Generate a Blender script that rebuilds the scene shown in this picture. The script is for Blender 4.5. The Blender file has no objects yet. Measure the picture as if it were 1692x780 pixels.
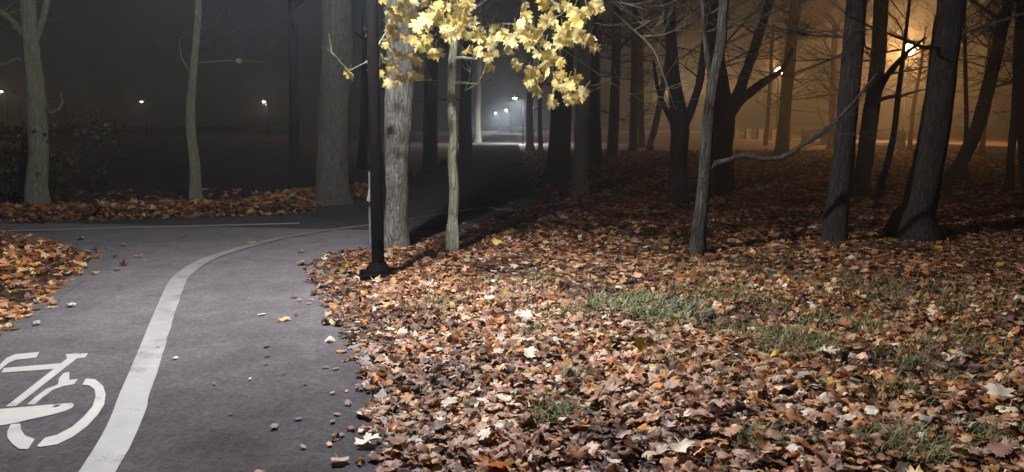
import bpy, bmesh, math, random
import numpy as np
from mathutils import Vector, Matrix
from mathutils.geometry import tessellate_polygon

SC = bpy.context.scene
COL = SC.collection
rnd = random.Random(7)
rng = np.random.default_rng(11)

# ------------------------------------------------------------------ camera
F, CX, CY, HOR = 1303.0, 846.0, 390.0, 205.0      # photo pixels (1692 x 780)
CAMH = 1.5
PITCH = math.atan((CY - HOR) / F)
cam_d = bpy.data.cameras.new('camera')
cam_d.sensor_width = 36.0
cam_d.lens = 36.0 * F / 1692.0
cam_d.clip_start, cam_d.clip_end = 0.05, 2000
cam = bpy.data.objects.new('camera', cam_d)
cam.location = (0, 0, CAMH)
cam.rotation_euler = (math.pi / 2 - PITCH, 0, 0)
COL.objects.link(cam)
SC.camera = cam

# ------------------------------------------------------------------ night sky
W = bpy.data.worlds.new('World')
SC.world = W
W.use_nodes = True
wn = W.node_tree.nodes
bgn = wn['Background']
sky = wn.new('ShaderNodeTexSky')
sky.sky_type = 'NISHITA'
sky.sun_disc = False
sky.sun_elevation = math.radians(12)
sky.sun_rotation = math.radians(-60)
W.node_tree.links.new(sky.outputs[0], bgn.inputs[0])
bgn.inputs[1].default_value = 0.0010

SC.view_settings.view_transform = 'Standard'
SC.view_settings.look = 'None'
SC.view_settings.exposure = 0.2
SC.view_settings.gamma = 1.0
SC.cycles.use_denoising = True
SC.cycles.max_bounces = 5
SC.cycles.diffuse_bounces = 2
SC.cycles.glossy_bounces = 2
SC.cycles.transmission_bounces = 3
SC.cycles.transparent_max_bounces = 8
SC.cycles.volume_bounces = 0
SC.cycles.sample_clamp_indirect = 2.0
SC.cycles.use_light_tree = True

PARK_W = 730.0            # the near park lamp
PANEL_W = 390.0
STREET_RAD = 700.0         # radiance of the sodium globes
HAZE = 0.0022

# ------------------------------------------------------------------ pixel helpers: a pixel of the photo -> a place in the park
ca, sa = math.cos(PITCH), math.sin(PITCH)
def ray(px, py):
    u, v = (px - CX) / F, (CY - py) / F
    return Vector((u, ca + v * sa, -sa + v * ca))
def G(px, py, z=0.0):
    r = ray(px, py)
    t = (z - CAMH) / r.z
    return Vector((r.x * t, r.y * t, z))
def P(px, py, Y):
    r = ray(px, py)
    t = Y / r.y
    return Vector((r.x * t, Y, CAMH + r.z * t))

# ------------------------------------------------------------------ objects
def mesh(name, verts, faces, mat, parent=None, smooth=False):
    me = bpy.data.meshes.new(name)
    me.from_pydata([tuple(v) for v in verts], [], faces)
    if smooth:
        me.polygons.foreach_set('use_smooth', [True] * len(me.polygons))
    me.update()
    if mat is not None:
        me.materials.append(mat)
    o = bpy.data.objects.new(name, me)
    COL.objects.link(o)
    if parent is not None:
        o.parent = parent
        o.matrix_parent_inverse = Matrix.Translation(-Vector(parent.location)) if parent.type == 'EMPTY' else Matrix()
    return o
def empty(name, loc):
    o = bpy.data.objects.new(name, None)
    o.location = loc
    o.empty_display_size = 0.2
    COL.objects.link(o)
    return o
def tag(o, label=None, cat=None, group=None, kind=None):
    if label: o['label'] = label
    if cat: o['category'] = cat
    if group: o['group'] = group
    if kind: o['kind'] = kind
    return o

class MB:
    def __init__(s): s.v, s.f = [], []
    def add(s, v, f):
        n = len(s.v); s.v += [tuple(p) for p in v]; s.f += [tuple(i + n for i in q) for q in f]
    def box(s, c, d, rz=0.0, taper=1.0):
        x, y, z = c; a, b, h = d[0] / 2, d[1] / 2, d[2] / 2
        cs, sn = math.cos(rz), math.sin(rz)
        vs = []
        for dz, t in ((-h, 1), (h, taper)):
            for sx, sy in ((-1, -1), (1, -1), (1, 1), (-1, 1)):
                lx, ly = sx * a * t, sy * b * t
                vs.append((x + lx * cs - ly * sn, y + lx * sn + ly * cs, z + dz))
        s.add(vs, [(0, 3, 2, 1), (4, 5, 6, 7), (0, 1, 5, 4), (1, 2, 6, 5), (2, 3, 7, 6), (3, 0, 4, 7)])
    def tube(s, pts, rad, sides=8, rough=0.0, cap=True, r_=None):
        pts = [Vector(p) for p in pts]
        r_ = r_ or rnd
        n = len(pts)
        up = None
        rings = []
        ph = [r_.uniform(0, 6.28) for _ in range(3)]
        for i, p in enumerate(pts):
            t = (pts[min(i + 1, n - 1)] - pts[max(i - 1, 0)])
            if t.length < 1e-9: t = Vector((0, 0, 1))
            t.normalize()
            if up is None:
                up = Vector((1, 0, 0)) if abs(t.x) < .9 else Vector((0, 1, 0))
            a = (up - t * up.dot(t)); a.normalize(); b = t.cross(a); up = a
            ring = []
            for k in range(sides):
                an = 2 * math.pi * k / sides
                r = rad[i]
                if rough:
                    r *= 1 + rough * (0.5 * math.sin(3 * an + ph[0] + i * .35) + .35 * math.sin(5 * an + ph[1] - i * .5) + r_.uniform(-.45, .45))
                ring.append(p + (a * math.cos(an) + b * math.sin(an)) * r)
            rings.append(ring)
        vs = [v for r in rings for v in r]
        fs = []
        for i in range(n - 1):
            for k in range(sides):
                k2 = (k + 1) % sides
                fs.append((i * sides + k, i * sides + k2, (i + 1) * sides + k2, (i + 1) * sides + k))
        if cap:
            fs.append(tuple(range(sides - 1, -1, -1)))
            fs.append(tuple((n - 1) * sides + k for k in range(sides)))
        s.add(vs, fs)
    def lathe(s, c, prof, sides=16):
        vs, fs = [], []
        for r, z in prof:
            for k in range(sides):
                an = 2 * math.pi * k / sides
                vs.append((c[0] + r * math.cos(an), c[1] + r * math.sin(an), c[2] + z))
        for i in range(len(prof) - 1):
            for k in range(sides):
                k2 = (k + 1) % sides
                fs.append((i * sides + k, i * sides + k2, (i + 1) * sides + k2, (i + 1) * sides + k))
        fs.append(tuple(range(sides - 1, -1, -1)))
        fs.append(tuple((len(prof) - 1) * sides + k for k in range(sides)))
        s.add(vs, fs)
    def build(s, name, mat, parent=None, smooth=False):
        return mesh(name, s.v, s.f, mat, parent, smooth)

# ------------------------------------------------------------------ materials
def newmat(name):
    m = bpy.data.materials.new(name); m.use_nodes = True
    nt = m.node_tree
    return m, nt, nt.nodes['Principled BSDF']
def N(nt, t, **kw):
    n = nt.nodes.new(t)
    for k, v in kw.items():
        if k in n.inputs: n.inputs[k].default_value = v
        else: setattr(n, k, v)
    return n
def ramp(nt, fac, stops):
    r = nt.nodes.new('ShaderNodeValToRGB')
    e = r.color_ramp.elements
    while len(e) < len(stops): e.new(.5)
    for el, (p, c) in zip(e, stops):
        el.position = p; el.color = (*c, 1) if len(c) == 3 else c
    nt.links.new(fac, r.inputs[0])
    return r
def noise(nt, scale, detail=4, rough=.6, vec=None, dist=0.0):
    n = N(nt, 'ShaderNodeTexNoise')
    n.inputs['Scale'].default_value = scale; n.inputs['Detail'].default_value = detail
    n.inputs['Roughness'].default_value = rough; n.inputs['Distortion'].default_value = dist
    if vec is not None: nt.links.new(vec, n.inputs['Vector'])
    return n
def mul(nt, a, b, fac=1.0, mode='MULTIPLY'):
    m = nt.nodes.new('ShaderNodeMix'); m.data_type = 'RGBA'; m.blend_type = mode
    m.inputs[0].default_value = fac
    nt.links.new(a, m.inputs[6]); nt.links.new(b, m.inputs[7])
    return m.outputs[2]
def bump(nt, h, bsdf, strength=.4, dist=.02):
    b = nt.nodes.new('ShaderNodeBump'); b.inputs['Strength'].default_value = strength; b.inputs['Distance'].default_value = dist
    nt.links.new(h, b.inputs['Height']); nt.links.new(b.outputs[0], bsdf.inputs['Normal'])

def asphalt_mat(name, lo, hi, tint=(1.0, .965, 1.0)):
    m, nt, b = newmat(name)
    tc = N(nt, 'ShaderNodeTexCoord').outputs['Object']
    big = noise(nt, .55, 5, .6, tc, .6)
    mid = noise(nt, 2.6, 8, .72, tc, .5)
    fine = noise(nt, 190, 3, .7, tc)
    g = lambda v: tuple(v * t for t in tint)
    r1 = ramp(nt, big.outputs[0], [(.3, g(lo)), (.7, g(hi))])
    r2 = ramp(nt, mid.outputs[0], [(.3, (.74, .74, .75)), (.72, (1.22, 1.21, 1.2))])
    gr_ = noise(nt, 38, 4, .75, tc)
    r4 = ramp(nt, gr_.outputs[0], [(.32, (.7, .7, .7)), (.7, (1.3, 1.3, 1.3))])
    r3 = ramp(nt, fine.outputs[0], [(.25, (.6, .6, .6)), (.75, (1.35, 1.35, 1.35))])
    c = mul(nt, mul(nt, mul(nt, r1.outputs[0], r2.outputs[0]), r3.outputs[0]), r4.outputs[0])
    nt.links.new(c, b.inputs['Base Color'])
    df = N(nt, 'ShaderNodeBsdfDiffuse', Roughness=.9)
    nt.links.new(c, df.inputs[0]); bump(nt, fine.outputs[0], df, .5, .004)
    nt.links.new(df.outputs[0], nt.nodes['Material Output'].inputs[0])
    return m
M_ASPH = asphalt_mat('asphalt', .11, .15, (1.0, .925, .955))
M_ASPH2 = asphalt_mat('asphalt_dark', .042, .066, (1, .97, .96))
M_DUST = asphalt_mat('dusty_edge', .1, .15, (1.0, .95, .9))
M_PAVE = asphalt_mat('pavement_slabs', .13, .2, (1, .98, .94))
M_ROAD = asphalt_mat('street_asphalt', .09, .13, (1, 1, 1))

def paint_mat(name, wear, col=(.285, .278, .275)):
    m, nt, b = newmat(name)
    tc = N(nt, 'ShaderNodeTexCoord').outputs['Object']
    n1 = noise(nt, 85, 5, .8, tc)
    n2 = noise(nt, 4, 4, .6, tc)
    add = N(nt, 'ShaderNodeMath', operation='ADD')
    nt.links.new(n1.outputs[0], add.inputs[0]); nt.links.new(n2.outputs[0], add.inputs[1])
    r = ramp(nt, add.outputs[0], [(wear - .1, (0, 0, 0)), (wear + .1, (1, 1, 1))])
    n3 = noise(nt, 7, 5, .6, tc)
    cc = ramp(nt, n3.outputs[0], [(.3, tuple(x * .82 for x in col)), (.7, col)])
    mx = nt.nodes.new('ShaderNodeMix'); mx.data_type = 'RGBA'
    nt.links.new(r.outputs[0], mx.inputs[0])
    mx.inputs[6].default_value = (.12, .112, .115, 1)
    nt.links.new(cc.outputs[0], mx.inputs[7])
    nt.links.new(mx.outputs[2], b.inputs['Base Color'])
    b.inputs['Roughness'].default_value = .6
    bump(nt, n1.outputs[0], b, .3, .003)
    return m
M_LINE = paint_mat('line_paint', .86)
M_LINE3 = paint_mat('faded_line_paint', 1.1, (.2, .195, .19))
M_LINE2 = paint_mat('old_line_paint', .8, (.5, .49, .47))
M_BIKE = paint_mat('symbol_paint', .8, (.38, .37, .345))

def soil_mat():
    m, nt, b = newmat('soil')
    tc = N(nt, 'ShaderNodeTexCoord').outputs['Object']
    v = N(nt, 'ShaderNodeTexVoronoi'); v.inputs['Scale'].default_value = 9
    nt.links.new(tc, v.inputs['Vector'])
    sep = N(nt, 'ShaderNodeSeparateColor'); nt.links.new(v.outputs['Color'], sep.inputs[0])
    r = ramp(nt, sep.outputs[0], [(0, (.028, .017, .011)), (.35, (.07, .04, .022)), (.7, (.12, .07, .04)), (1, (.06, .04, .028))])
    n = noise(nt, 30, 5, .7, tc)
    r2 = ramp(nt, n.outputs[0], [(.3, (.45,) * 3), (.7, (1.2,) * 3)])
    nt.links.new(mul(nt, r.outputs[0], r2.outputs[0]), b.inputs['Base Color'])
    b.inputs['Roughness'].default_value = .95
    bump(nt, n.outputs[0], b, .8, .03)
    return m
M_SOIL = soil_mat()

def bark_mat(name, lo, hi, moss, mossamt=.55, furrow=.85):
    m, nt, b = newmat(name)
    tc = N(nt, 'ShaderNodeTexCoord').outputs['Object']
    mp = N(nt, 'ShaderNodeMapping'); mp.inputs['Scale'].default_value = (1, 1, .22)
    nt.links.new(tc, mp.inputs['Vector'])
    n1 = noise(nt, 28, 6, .7, mp.outputs[0], .4)
    n2 = noise(nt, 2.2, 4, .6, tc)
    r1 = ramp(nt, n1.outputs[0], [(.28, lo), (.72, hi)])
    r2 = ramp(nt, n2.outputs[0], [(mossamt - .12, (0, 0, 0)), (mossamt + .15, (1, 1, 1))])
    mx = nt.nodes.new('ShaderNodeMix'); mx.data_type = 'RGBA'
    nt.links.new(r2.outputs[0], mx.inputs[0]); nt.links.new(r1.outputs[0], mx.inputs[6])
    mm = nt.nodes.new('ShaderNodeMix'); mm.data_type = 'RGBA'; mm.blend_type = 'MULTIPLY'; mm.inputs[0].default_value = 1
    r3 = ramp(nt, n1.outputs[0], [(.28, (.55,) * 3), (.72, (1.15,) * 3)])
    mm.inputs[6].default_value = (*moss, 1); nt.links.new(r3.outputs[0], mm.inputs[7])
    nt.links.new(mm.outputs[2], mx.inputs[7])
    mp2 = N(nt, 'ShaderNodeMapping'); mp2.inputs['Scale'].default_value = (1, 1, .16)
    nt.links.new(tc, mp2.inputs['Vector'])
    vo = N(nt, 'ShaderNodeTexVoronoi', feature='DISTANCE_TO_EDGE'); vo.inputs['Scale'].default_value = 24
    wob = noise(nt, 14, 4, .7, mp2.outputs[0])
    va = N(nt, 'ShaderNodeVectorMath', operation='MULTIPLY_ADD'); va.inputs[1].default_value = (.09, .09, .09)
    nt.links.new(wob.outputs['Color'], va.inputs[0]); nt.links.new(mp2.outputs[0], va.inputs[2]); nt.links.new(va.outputs[0], vo.inputs['Vector'])
    fr = ramp(nt, vo.outputs['Distance'], [(.0, (.32, .32, .32)), (.16, (1.08, 1.08, 1.08))])
    nt.links.new(mul(nt, mx.outputs[2], fr.outputs[0], furrow), b.inputs['Base Color'])
    b.inputs['Roughness'].default_value = .9
    hgt = N(nt, 'ShaderNodeMath', operation='MULTIPLY'); nt.links.new(fr.outputs[0], hgt.inputs[0]); nt.links.new(n1.outputs[0], hgt.inputs[1])
    bump(nt, hgt.outputs[0], b, 1.0, .05)
    return m
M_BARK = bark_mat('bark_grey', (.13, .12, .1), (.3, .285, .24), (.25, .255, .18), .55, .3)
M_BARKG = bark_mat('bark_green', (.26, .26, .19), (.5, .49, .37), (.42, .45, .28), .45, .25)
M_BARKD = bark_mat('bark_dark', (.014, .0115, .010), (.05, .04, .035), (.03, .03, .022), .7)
M_BARKP = bark_mat('bark_patched', (.1, .094, .078), (.24, .23, .19), (.36, .36, .31), .53, .3)
M_BARKM = bark_mat('bark_mid', (.035, .03, .026), (.115, .1, .085), (.11, .115, .08), .6)
M_TWIG = bark_mat('twig_bark', (.05, .04, .034), (.13, .11, .095), (.1, .1, .08), .6)

def leaf_mat(name, transl, tint=None):
    m, nt, b = newmat(name)
    at = N(nt, 'ShaderNodeAttribute', attribute_name='col')
    tc = N(nt, 'ShaderNodeTexCoord').outputs['Object']
    n = noise(nt, 45 if tint is None else 25, 4, .6, tc)
    r = ramp(nt, n.outputs[0], [(.3, (.74, .71, .68)), (.7, (1.2, 1.2, 1.2))])
    if tint is None:
        c = mul(nt, at.outputs['Color'], r.outputs[0])
    else:
        oi = N(nt, 'ShaderNodeObjectInfo')
        rr = ramp(nt, oi.outputs['Random'], tint)
        c = mul(nt, rr.outputs[0], r.outputs[0])
    nt.links.new(c, b.inputs['Base Color'])
    b.inputs['Roughness'].default_value = .62
    tr = N(nt, 'ShaderNodeBsdfTranslucent'); nt.links.new(c, tr.inputs[0])
    mx = N(nt, 'ShaderNodeMixShader'); mx.inputs[0].default_value = transl
    nt.links.new(b.outputs[0], mx.inputs[1]); nt.links.new(tr.outputs[0], mx.inputs[2])
    nt.links.new(mx.outputs[0], nt.nodes['Material Output'].inputs[0])
    return m
BROWNS = [(.36, .215, .14), (.52, .36, .275), (.24, .115, .06), (.62, .51, .43), (.13, .068, .042), (.42, .18, .055), (.42, .285, .22), (.32, .165, .085), (.55, .4, .27), (.48, .25, .07)]
M_LITTER = leaf_mat('dry_leaf', .3)
M_DRYONE = leaf_mat('dry_leaf_single', .3, [(i / 9.0, c) for i, c in enumerate(BROWNS)])
M_PALE = leaf_mat('pale_leaf', .2, [(0, (.62, .55, .42)), (1, (.66, .57, .45))])
M_DARKLEAF = leaf_mat('dark_leaf', .1, [(0, (.06, .045, .035)), (1, (.1, .07, .05))])
M_YELLEAF = leaf_mat('yellow_fallen_leaf', .2, [(0, (.6, .42, .06)), (1, (.62, .45, .08))])
M_MAPLE = leaf_mat('yellow_maple_leaf', .45, [(0, (.84, .66, .18)), (.3, (.9, .8, .38)), (.55, (.88, .78, .36)), (.8, (.88, .68, .2)), (1, (.7, .7, .3))])
M_GRASS = leaf_mat('grass_blade', .25)

def plain(name, col, rough=.6, metal=0.0, var=.25, scale=20, emis=None, strength=0):
    m, nt, b = newmat(name)
    tc = N(nt, 'ShaderNodeTexCoord').outputs['Object']
    n = noise(nt, scale, 5, .65, tc)
    r = ramp(nt, n.outputs[0], [(.3, tuple(c * (1 - var) for c in col)), (.7, tuple(c * (1 + var) for c in col))])
    nt.links.new(r.outputs[0], b.inputs['Base Color'])
    b.inputs['Roughness'].default_value = rough; b.inputs['Metallic'].default_value = metal
    if emis:
        b.inputs['Emission Color'].default_value = (*emis, 1); b.inputs['Emission Strength'].default_value = strength
    return m
M_POLE = plain('dark_painted_steel', (.007, .0055, .0055), .7, 0, .5, 12)
M_POLE.node_tree.nodes['Principled BSDF'].inputs['Specular IOR Level'].default_value = .0
M_STONE = plain('bollard_stone', (.11, .1, .09), .9, 0, .3, 6)
M_KERB = plain('kerb_concrete', (.17, .165, .16), .9, 0, .3, 25)
M_POST = plain('grey_post', (.17, .165, .16), .8, 0, .3, 14)
M_NOTICE = plain('notice_paper', (.4, .39, .38), .7, 0, .15, 20)
M_COOL = plain('cool_lamp', (.8, .8, .8), .4, 0, .02, 5, (1, .96, .93), 30)
M_FARW = plain('far_white_lamp', (.8, .8, .8), .4, 0, .02, 5, (1, .95, .9), 60)
M_WARM = plain('warm_lamp', (.8, .8, .8), .4, 0, .02, 5, (1, .72, .45), 24)
M_SOD = plain('sodium_lamp', (.8, .8, .8), .4, 0, .02, 5, (1, .47, .15), STREET_RAD * .55)
M_SODB = plain('sodium_lamp_bright', (.8, .8, .8), .4, 0, .02, 5, (1, .47, .15), STREET_RAD * 3.0)
M_SODW = plain('warm_street_lamp', (.8, .8, .8), .4, 0, .02, 5, (1, .66, .32), STREET_RAD)

# ------------------------------------------------------------------ ground and paths
def sheet(name, poly, z, mat):
    vs = [Vector((p[0], p[1], z)) for p in poly]
    tris = tessellate_polygon([vs])
    fs = []
    for t in tris:
        a, b, c = (vs[i] for i in t)
        fs.append(tuple(t) if (b - a).cross(c - a).z > 0 else tuple(reversed(t)))
    return mesh(name, vs, fs, mat)
def smooth_line(pts, n=8):
    pts = [Vector((p[0], p[1], 0)) for p in pts]
    out = []
    for i in range(len(pts) - 1):
        p0, p1, p2, p3 = pts[max(i - 1, 0)], pts[i], pts[i + 1], pts[min(i + 2, len(pts) - 1)]
        for k in range(n):
            t = k / n
            out.append(.5 * ((2 * p1) + (p2 - p0) * t + (2 * p0 - 5 * p1 + 4 * p2 - p3) * t * t + (3 * p1 - p0 - 3 * p2 + p3) * t ** 3))
    out.append(pts[-1])
    return out

ground = mesh('ground', [(-300, -60, 0), (300, -60, 0), (300, 500, 0), (-300, 500, 0)], [(0, 1, 2, 3)], M_SOIL)
tag(ground, kind='structure')

gp = lambda x, y: tuple(G(x, y))[:2]
right_edge = [(1.05, -3.0), (.35, 1.0)] + [gp(*p) for p in ((662, 780), (612, 650), (575, 560), (545, 495), (521, 455), (521, 437), (548, 421), (620, 411), (690, 401), (765, 384), (830, 364), (868, 349))] + [(.5, 16.5), (.5, 22)]
right_s = smooth_line(right_edge, 6)
near_left = [(-4.2, -3.0), (-4.1, 2.5), gp(-60, 610), gp(0, 545), gp(70, 490), gp(140, 442), gp(150, 425), gp(125, 414), gp(60, 406), gp(0, 403), (-9, 9.6), (-40, 8.2)]
left_s = smooth_line(near_left, 6)
far_edge = [(-40, 11.0), (-10, 11.9), gp(0, 370), gp(300, 361), gp(470, 356), (-3.55, 14.0), (-3.1, 15.5), (-2.9, 18), (-2.9, 22)]
far_s = smooth_line(far_edge, 6)
path_poly = [tuple(p[:2]) for p in right_s] + [(.5, 240), (-2.9, 240)] + [tuple(p[:2]) for p in reversed(far_s)] + [tuple(p[:2]) for p in reversed(left_s)]
Zp = .012
path = sheet('path', path_poly, Zp, M_ASPH)
tag(path, kind='structure')
PA = np.array(path_poly)
def inside(x, y):
    r = np.zeros(len(x), bool)
    j = len(PA) - 1
    for i in range(len(PA)):
        xi, yi = PA[i]; xj, yj = PA[j]
        c = ((yi > y) != (yj > y)) & (x < (xj - xi) * (y - yi) / (yj - yi + 1e-12) + xi)
        r ^= c; j = i
    return r
def edge_dist(x, y):
    d = np.full(len(x), 1e9)
    for i in range(len(PA)):
        a, b = PA[i - 1], PA[i]
        e = b - a; L = (e @ e) + 1e-12
        t = np.clip(((x - a[0]) * e[0] + (y - a[1]) * e[1]) / L, 0, 1)
        d = np.minimum(d, np.hypot(x - a[0] - t * e[0], y - a[1] - t * e[1]))
    return d
# the crossing path and the straight avenue get a darker asphalt sheet on top
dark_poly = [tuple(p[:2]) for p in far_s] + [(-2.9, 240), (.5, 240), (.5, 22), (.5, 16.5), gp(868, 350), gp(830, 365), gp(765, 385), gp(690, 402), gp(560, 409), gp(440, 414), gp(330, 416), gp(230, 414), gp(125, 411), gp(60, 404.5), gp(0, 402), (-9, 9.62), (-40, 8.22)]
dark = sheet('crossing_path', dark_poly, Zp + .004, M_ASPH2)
tag(dark, kind='structure')
dust = sheet('path_edge', [gp(-60, 612), gp(0, 547), gp(70, 492), gp(140, 444), gp(153, 428), gp(196, 423), gp(165, 447), gp(110, 487), gp(60, 530), gp(20, 572), gp(-20, 620)], Zp + .004, M_DUST)
tag(dust, kind='structure')

# lane lines
def strip(name, pts, w, z, mat):
    v, f = [], []
    for i, p in enumerate(pts):
        t = (pts[min(i + 1, len(pts) - 1)] - pts[max(i - 1, 0)]); t.normalize()
        nrm = Vector((-t.y, t.x, 0))
        ww = w[i] if isinstance(w, list) else w
        jit = rnd.uniform(-.004, .004)
        v += [(p.x + nrm.x * ww / 2, p.y + nrm.y * ww / 2, z), (p.x - nrm.x * ww / 2 + jit, p.y - nrm.y * ww / 2, z)]
    for i in range(len(pts) - 1):
        f.append((2 * i + 1, 2 * i + 3, 2 * i + 2, 2 * i))
    return mesh(name, v, f, mat)
line_pts = smooth_line([(-1.2, .6)] + [gp(*p) for p in ((166, 780), (229, 640), (270, 527), (292, 472), (308, 453), (345, 430), (404, 411), (468, 395), (560, 380), (605, 374.5), (640, 369.5))], 8)
wl = [.158 if p.y < 8 else .158 - .04 * min(1, (p.y - 8) / 3) for p in line_pts]
ln = strip('lane_line', line_pts, wl, Zp + .0085, M_LINE)
tag(ln, 'thick white lane line bending right between the cycle lane and the footway', 'road marking')
l3 = strip('lane_line', smooth_line([gp(*p) for p in ((645, 368.8), (700, 360), (780, 347))], 8), .1, Zp + .0085, M_LINE3)
tag(l3, 'faint worn white line running on behind the lamp pole and slim maple', 'road marking')
l2 = strip('lane_line', smooth_line([(-40, 9.9), (-11, 10.6), gp(0, 384), gp(250, 377.5), gp(495, 371)], 10), .15, Zp + .0085, M_LINE2)
tag(l2, 'thin straight white line along the dark crossing path', 'road marking')
ar = empty('path_symbol', gp(832, 348) + (Zp,))
tag(ar, 'faint worn white symbol on the dark avenue beyond the slim maple', 'road marking')
for k, (a, b, w) in enumerate((((808, 344), (832, 349), .1), ((832, 349), (864, 351), .1), ((818, 350), (845, 346), .08))):
    s = strip('stroke', [Vector(gp(*a) + (0,)), Vector(gp(*b) + (0,))], w, Zp + .0085 + .003 * k, M_LINE3)
    s.parent = ar; s.matrix_parent_inverse = Matrix.Translation(-Vector(ar.location))

bike = empty('bicycle_symbol', gp(90, 660) + (Zp,))
tag(bike, 'white painted bicycle symbol on the asphalt of the cycle lane', 'road marking')
c6 = lambda x, y: (x / 3.546, 560 + y / 3.546)
strokes = {
 'handlebar': [(-90, 250), (0, 165), (40, 125), (90, 103), (232, 90), (215, 122), (90, 137), (50, 155), (0, 197), (-60, 262)],
 'top_tube': [(25, 185), (355, 157), (320, 190), (10, 213)],
 'seat_tube': [(385, 103), (440, 100), (517, 98), (500, 122), (452, 128), (95, 410), (35, 413), (395, 128)],
 'down_tube': [(375, 215), (407, 207), (407, 255), (458, 250), (437, 280), (370, 292), (310, 315), (255, 355), (205, 400), (160, 400), (210, 355), (270, 310), (340, 283), (347, 245)],
 'wheel_arc': [(505, 247), (560, 252), (605, 290), (620, 340), (612, 400), (575, 460), (510, 530), (430, 590), (340, 635), (235, 652), (218, 645), (265, 597), (335, 580), (420, 535), (490, 475), (545, 410), (562, 350), (555, 310), (525, 288), (483, 283)],
 'chain_stay': [(-260, 452), (0, 428), (150, 414), (300, 400), (420, 392), (435, 400), (425, 420), (380, 440), (300, 462), (180, 488), (100, 508), (0, 525), (-260, 560)],
 'crank': [(65, 517), (120, 514), (125, 550), (150, 585), (205, 605), (165, 665), (115, 663), (75, 635), (45, 595), (45, 560)],
 'rear_wheel_arc': [(-150, 600), (-110, 610), (-160, 690), (-260, 760), (-380, 790), (-470, 760), (-500, 690), (-480, 600), (-420, 520), (-390, 540), (-440, 610), (-455, 690), (-430, 735), (-370, 752), (-270, 725), (-190, 670)],
}
for nm, pl in strokes.items():
    s = sheet(nm, [gp(*c6(*p)) for p in pl], Zp + .004, M_BIKE)
    s.parent = bike; s.matrix_parent_inverse = Matrix.Translation(-Vector(bike.location))

# flush kerb stones along the right edge of the footway
kerb = empty('kerb', (-1.2, 6, 0)); tag(kerb, kind='structure')
def kerb_run(line, step, off):
    acc, last = 0.0, line[0]
    for p in line[1:]:
        acc += (p - last).length
        if acc >= step:
            pass
        last = p
    # resample
    res, need = [line[0]], step
    for a, b in zip(line[:-1], line[1:]):
        d = (b - a).length
        while d >= need:
            t = need / d
            a = a.lerp(b, t); res.append(a.copy()); d = (b - a).length; need = step
        need -= d
    for a, b in zip(res[:-1], res[1:]):
        t = (b - a); L = t.length; t.normalize(); nr = Vector((t.y, -t.x, 0))
        c = (a + b) / 2 + nr * off
        mb = MB(); mb.box((c.x, c.y, -.0855 + rnd.uniform(-.005, .004)), (L - .012, .075, .19), math.atan2(t.y, t.x) + rnd.uniform(-.012, .012), .96)
        mb.build('kerb_stone', M_KERB, kerb)
kerb_run([p for p in right_s if 2.0 < p.y < 12.5], .62, .045)

# the street beyond the wood
road = mesh('road', [(24.6, -20, .012), (33, -20, .012), (33, 320, .012), (24.6, 320, .012)], [(0, 1, 2, 3)], M_ROAD); tag(road, kind='structure')
verge = mesh('pavement', [(21.7, -20, .008), (24.4, -20, .008), (24.4, 320, .008), (21.7, 320, .008)], [(0, 1, 2, 3)], M_PAVE); tag(verge, kind='structure')
mb = MB(); mb.box((24.5, 150, .05), (.16, 340, .14)); o = mb.build('road_kerb', M_KERB); tag(o, kind='structure')

# ------------------------------------------------------------------ leaves: shapes
HALF = [(0, 1.0), (.12, .74), (.25, .70), (.19, .42), (.42, .60), (.68, .72), (.62, .50), (.82, .37), (.48, .13), (.68, .02), (.78, -.13), (.52, -.19), (.40, -.36), (.06, -.27)]
OUT = HALF + [(-x, y) for x, y in reversed(HALF[1:])]
HALF2 = [(0, .92), (.2, .78), (.34, .72), (.36, .56), (.56, .6), (.66, .5), (.64, .34), (.74, .22), (.6, .06), (.66, -.08), (.54, -.2), (.46, -.32), (.26, -.38), (.05, -.28)]
OUT2 = HALF2 + [(-x, y) for x, y in reversed(HALF2[1:])]
OUT_MID = [(0, 1), (.2, .45), (.7, .7), (.5, .15), (.78, -.1), (.3, -.34), (-.3, -.34), (-.78, -.1), (-.5, .15), (-.7, .7), (-.2, .45)]
OUT_LOW = [(0, .95), (.7, .5), (.6, -.3), (-.6, -.3), (-.7, .5)]
def curl(v, r, amt):
    k = [r.uniform(-1, 1) for _ in range(6)]
    out = []
    for x, y, z in v:
        z = amt * (.55 * k[0] * x * x + .5 * k[1] * y * y + .45 * k[2] * abs(x) + .4 * k[3] * x * y + .16 * math.sin(5 * x + 6 * k[4]) + .16 * math.sin(5 * y + 6 * k[5]))
        sh = 1 - .28 * amt * abs(z)
        out.append((x * sh, y * sh, z))
    return out
def leaf_geo(r, kind, amt, stalk=False, round_=False):
    if kind == 'hi':
        o = [(x * r.uniform(.9, 1.1), y * r.uniform(.9, 1.1)) for x, y in (OUT2 if round_ else OUT)]
        n = len(o)
        v = [(0, .05, 0)] + [(x * .5, .05 + (y - .05) * .5, 0) for x, y in o] + [(x, y, 0) for x, y in o]
        t = []
        for i in range(n):
            j = (i + 1) % n
            t += [(0, 1 + j, 1 + i), (1 + i, 1 + j, 1 + n + j), (1 + i, 1 + n + j, 1 + n + i)]
    else:
        o = OUT_MID if kind == 'mid' else OUT_LOW
        o = [(x * r.uniform(.8, 1.15), y * r.uniform(.8, 1.15)) for x, y in o]
        n = len(o)
        v = [(0, .05, 0)] + [(x, y, 0) for x, y in o]
        t = [(0, 1 + (i + 1) % n, 1 + i) for i in range(n)]
    v = curl(v, r, amt)
    if stalk:
        b = len(v)
        v += [(-.02, -.27, 0), (.02, -.27, 0), (.05, -.75, .12), (.015, -.75, .12), (.12, -1.1, .2), (.09, -1.1, .2)]
        t += [(b, b + 1, b + 2), (b, b + 2, b + 3), (b + 3, b + 2, b + 4), (b + 3, b + 4, b + 5)]
    return np.array(v), np.array(t)
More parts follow.
